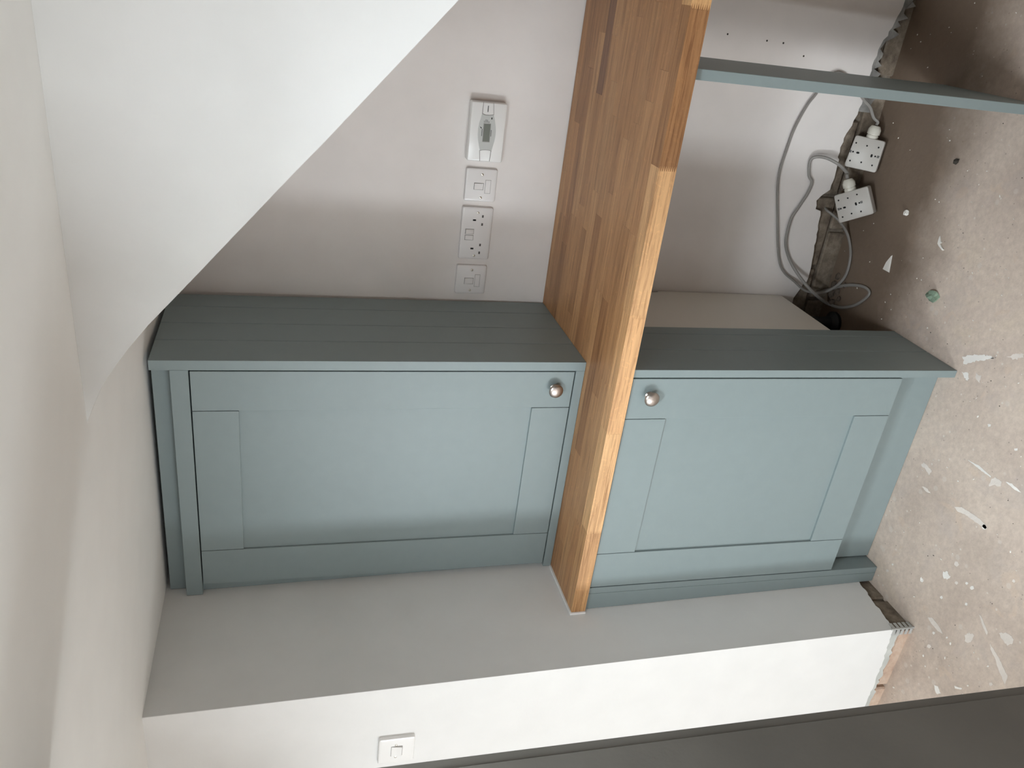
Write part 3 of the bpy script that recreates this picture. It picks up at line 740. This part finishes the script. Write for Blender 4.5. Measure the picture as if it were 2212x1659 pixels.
c_ = hit(2020, 640, 2, 0); g = link('plaster_lump', lump((0, 0, 0.0005), 0.0135, 0.020, 0.010, 3, 0.7, 2), GREEN, None, False); g.location = (c_[0], c_[1], 0); tag(g, 'green crumbly plaster lump on the floor beside the base cabinet', 'debris')
c_ = hit(2068, 349, 2, 0); g = link('stone', lump((0, 0, 0.0005), 0.0085, 0.0085, 0.006, 8, 0.5, 1), STONE); g.location = (c_[0], c_[1], 0); tag(g, 'small dark stone on the floor left of the support panel', 'stone')
c_ = hit(1960, 460, 2, 0); g = link('plaster_crumb', lump((0, 0, 0.0005), 0.008, 0.008, 0.006, 5, 0.5, 2), CHIP); g.location = (c_[0], c_[1], 0); tag(g, 'round pale plaster crumb on the brown floor below the boxes', 'debris')
# crumbs nobody could count
def specks(name, n, region, smin, smax, mat, seed, parent, hh=0.002, ani=1.6):
    r = random.Random(seed); bm = bmesh.new()
    for i in range(n):
        x, y = region(r)
        s = r.uniform(smin, smax) * (1 if r.random() < 0.85 else 1.8); a0 = r.uniform(0, 6.28); k = r.randint(4, 7); an = r.uniform(1, ani)
        pts = []
        for j in range(k):
            a = 6.283 * j / k; q = s * r.uniform(.6, 1.1)
            u, v = q * math.cos(a) * an, q * math.sin(a) / an
            pts.append((x + u * math.cos(a0) - v * math.sin(a0), y + u * math.sin(a0) + v * math.cos(a0)))
        slab([(p[0], p[1], 0.0003) for p in pts], [(x + (p[0] - x) * .85, y + (p[1] - y) * .85, hh * r.uniform(.4, 1)) for p in pts], bm)
    o = link(name, bm, mat, parent); o['kind'] = 'stuff'
def reg(r):
    while True:
        x, y = r.uniform(-0.45, 1.32), r.uniform(-0.85, 0.02)
        if x < 0.69 and y > -0.19: continue
        if x < 0.0 and y > YC - 0.01: continue
        return x, y
def reg2(r):
    while True:
        x, y = r.uniform(0.70, 1.7), r.uniform(-0.1, 0.385)
        if 1.31 < x < 1.35: continue
        return x, y
specks('crumbs', 170, reg, 0.0009, 0.0026, CHIP, 1, floor, 0.002)
specks('crumbs', 60, reg2, 0.0008, 0.0022, CHIP, 2, floor, 0.002)
specks('grit', 60, reg, 0.0008, 0.0018, STONE, 3, floor, 0.0015)
# dried paint: dabs and drags, each where it lies
def splash(pts, mat=SPLASH, amp=0.0016, seed=0, name='paint_splash'):
    r = random.Random(seed + len(pts)); P_ = [hit(x, y, 2, 0) for x, y in pts]; out = []
    for i in range(len(P_)):
        a, b_ = P_[i], P_[(i + 1) % len(P_)]; n = max(2, int((b_ - a).length / 0.004))
        for k in range(n):
            t = k / n; out.append((a[0] + (b_[0] - a[0]) * t + r.uniform(-amp, amp), a[1] + (b_[1] - a[1]) * t + r.uniform(-amp, amp)))
    link(name, slab([(x, y, 0.0001) for x, y in out], [(x, y, 0.0004) for x, y in out]), mat, floor)
def zf(x, y): return (1950 + x * .211, 800 + y * .211)
splash([zf(605, 20), zf(670, 20), (2093, 818), (2090, 823), (2083, 815)], SPLASH, .002, 1)
splash([(2080, 770), (2103, 765), (2135, 768), (2150, 773), (2110, 780), (2082, 786)], SPLASH, .0025, 2)
splash([(2176, 770), (2200, 762), (2212, 764), (2212, 771), (2190, 777)], SMEAR, .0025, 3)
splash([(2110, 805), (2119, 812), (2117, 826), (2108, 818)], SMEAR, .002, 4)
splash([zf(665, 915), zf(790, 980), zf(905, 1085), zf(900, 1095), zf(820, 1040), zf(740, 975)], SPLASH, .0005, 5)
splash([zf(1055, 1140), zf(1120, 1160), zf(1215, 1250), zf(1150, 1225), zf(1095, 1180)], SPLASH, .0008, 6)
splash([zf(885, 1185), zf(905, 1110), zf(960, 1095), zf(1015, 1150), zf(1010, 1190), zf(950, 1180)], SMEAR, .002, 7)
splash([zf(530, 1395), zf(600, 1400), zf(720, 1470), zf(800, 1530), zf(865, 1600), zf(860, 1630), zf(800, 1590), zf(740, 1550), zf(640, 1475), zf(560, 1445)], SMEAR, .001, 8)
splash([zf(210, 945), zf(260, 985), zf(300, 1030), zf(270, 1070), zf(230, 1010), zf(190, 965)], SMEAR, .0025, 9)
splash([zf(870, 550), zf(905, 552), zf(900, 575), zf(875, 578)], SPLASH, .001, 10)
splash([zf(1140, 800), zf(1175, 798), zf(1178, 822), zf(1145, 822)], SPLASH, .0006, 11)
splash([zf(190, 1190), zf(235, 1190), zf(290, 1260), zf(240, 1240)], SMEAR, .002, 12)
def zg(x, y): return (1900 + x * .223, 1130 + y * .223)
splash([zg(1160, 1070), zg(1220, 1050), zg(1285, 1090), zg(1300, 1150), zg(1255, 1195), zg(1200, 1150)], SMEAR, .003, 13)
splash([zg(825, 1095), zg(870, 1060), zg(915, 1080), zg(900, 1130), zg(865, 1160), zg(830, 1140)], SMEAR, .002, 14)
splash([zg(615, 480), zg(660, 470), zg(685, 520), zg(655, 548), zg(620, 525)], SPLASH, .0025, 15)
splash([zg(465, 910), zg(510, 915), zg(570, 990), zg(620, 1080), zg(560, 1040), zg(500, 970)], SMEAR, .0006, 16)
splash([zg(965, 880), zg(985, 900), zg(1050, 1060), zg(1040, 1085), zg(1000, 1000)], SMEAR, .0006, 17)
splash([zg(1070, 1160), zg(1110, 1230), zg(1180, 1350), zg(1240, 1480), zg(1215, 1560), zg(1160, 1440), zg(1120, 1310), zg(1075, 1220)], SMEAR, .001, 18)
splash([zg(530, 1570), zg(570, 1580), zg(590, 1650), zg(560, 1659), zg(535, 1620)], SPLASH, .0012, 19)
splash([zg(725, 1575), zg(800, 1600), zg(790, 1615), zg(730, 1600)], SPLASH, .001, 20)
for i, (q, s) in enumerate([(zg(77, 462), 15), (zg(128, 400), 11), (zg(410, 553), 18), (zg(745, 578), 17), (zg(845, 583), 15), (zg(897, 628), 20), (zg(745, 395), 24), (zg(1015, 38), 24),
                            (zg(840, 785), 15), (zg(480, 1193), 20), (zg(525, 1065), 14), (zg(652, 1110), 10), (zg(1078, 1560), 18), (zg(1050, 1388), 10), (zg(600, 720), 15), (zg(1300, 560), 16)]):
    k = s * .223; splash([(q[0] - k, q[1]), (q[0] - k * .4, q[1] - k), (q[0] + k * .6, q[1] - k * .8), (q[0] + k, q[1] + k * .2), (q[0] + k * .2, q[1] + k), (q[0] - k * .7, q[1] + k * .6)], SPLASH if i % 3 else SMEAR, .0007, 40 + i)
# rubble in the corner behind the carcass side
r = random.Random(17)
for i, (x, y, s) in enumerate([(0.690, 0.375, .012), (0.705, 0.352, .009), (0.72, 0.378, .010), (0.735, 0.330, .007), (0.69, 0.335, .008), (0.75, 0.372, .008), (0.665, 0.36, .011)]):
    g = link('rubble', lump((0, 0, 0.0005), s * 1.3, s, s * .8, i, 0.6, 1), DIRT); g.location = (x, y, 0)
    tag(g, 'small dark lump of rubble in the corner behind the white cabinet side', 'debris', 'rubble behind the base cabinet')
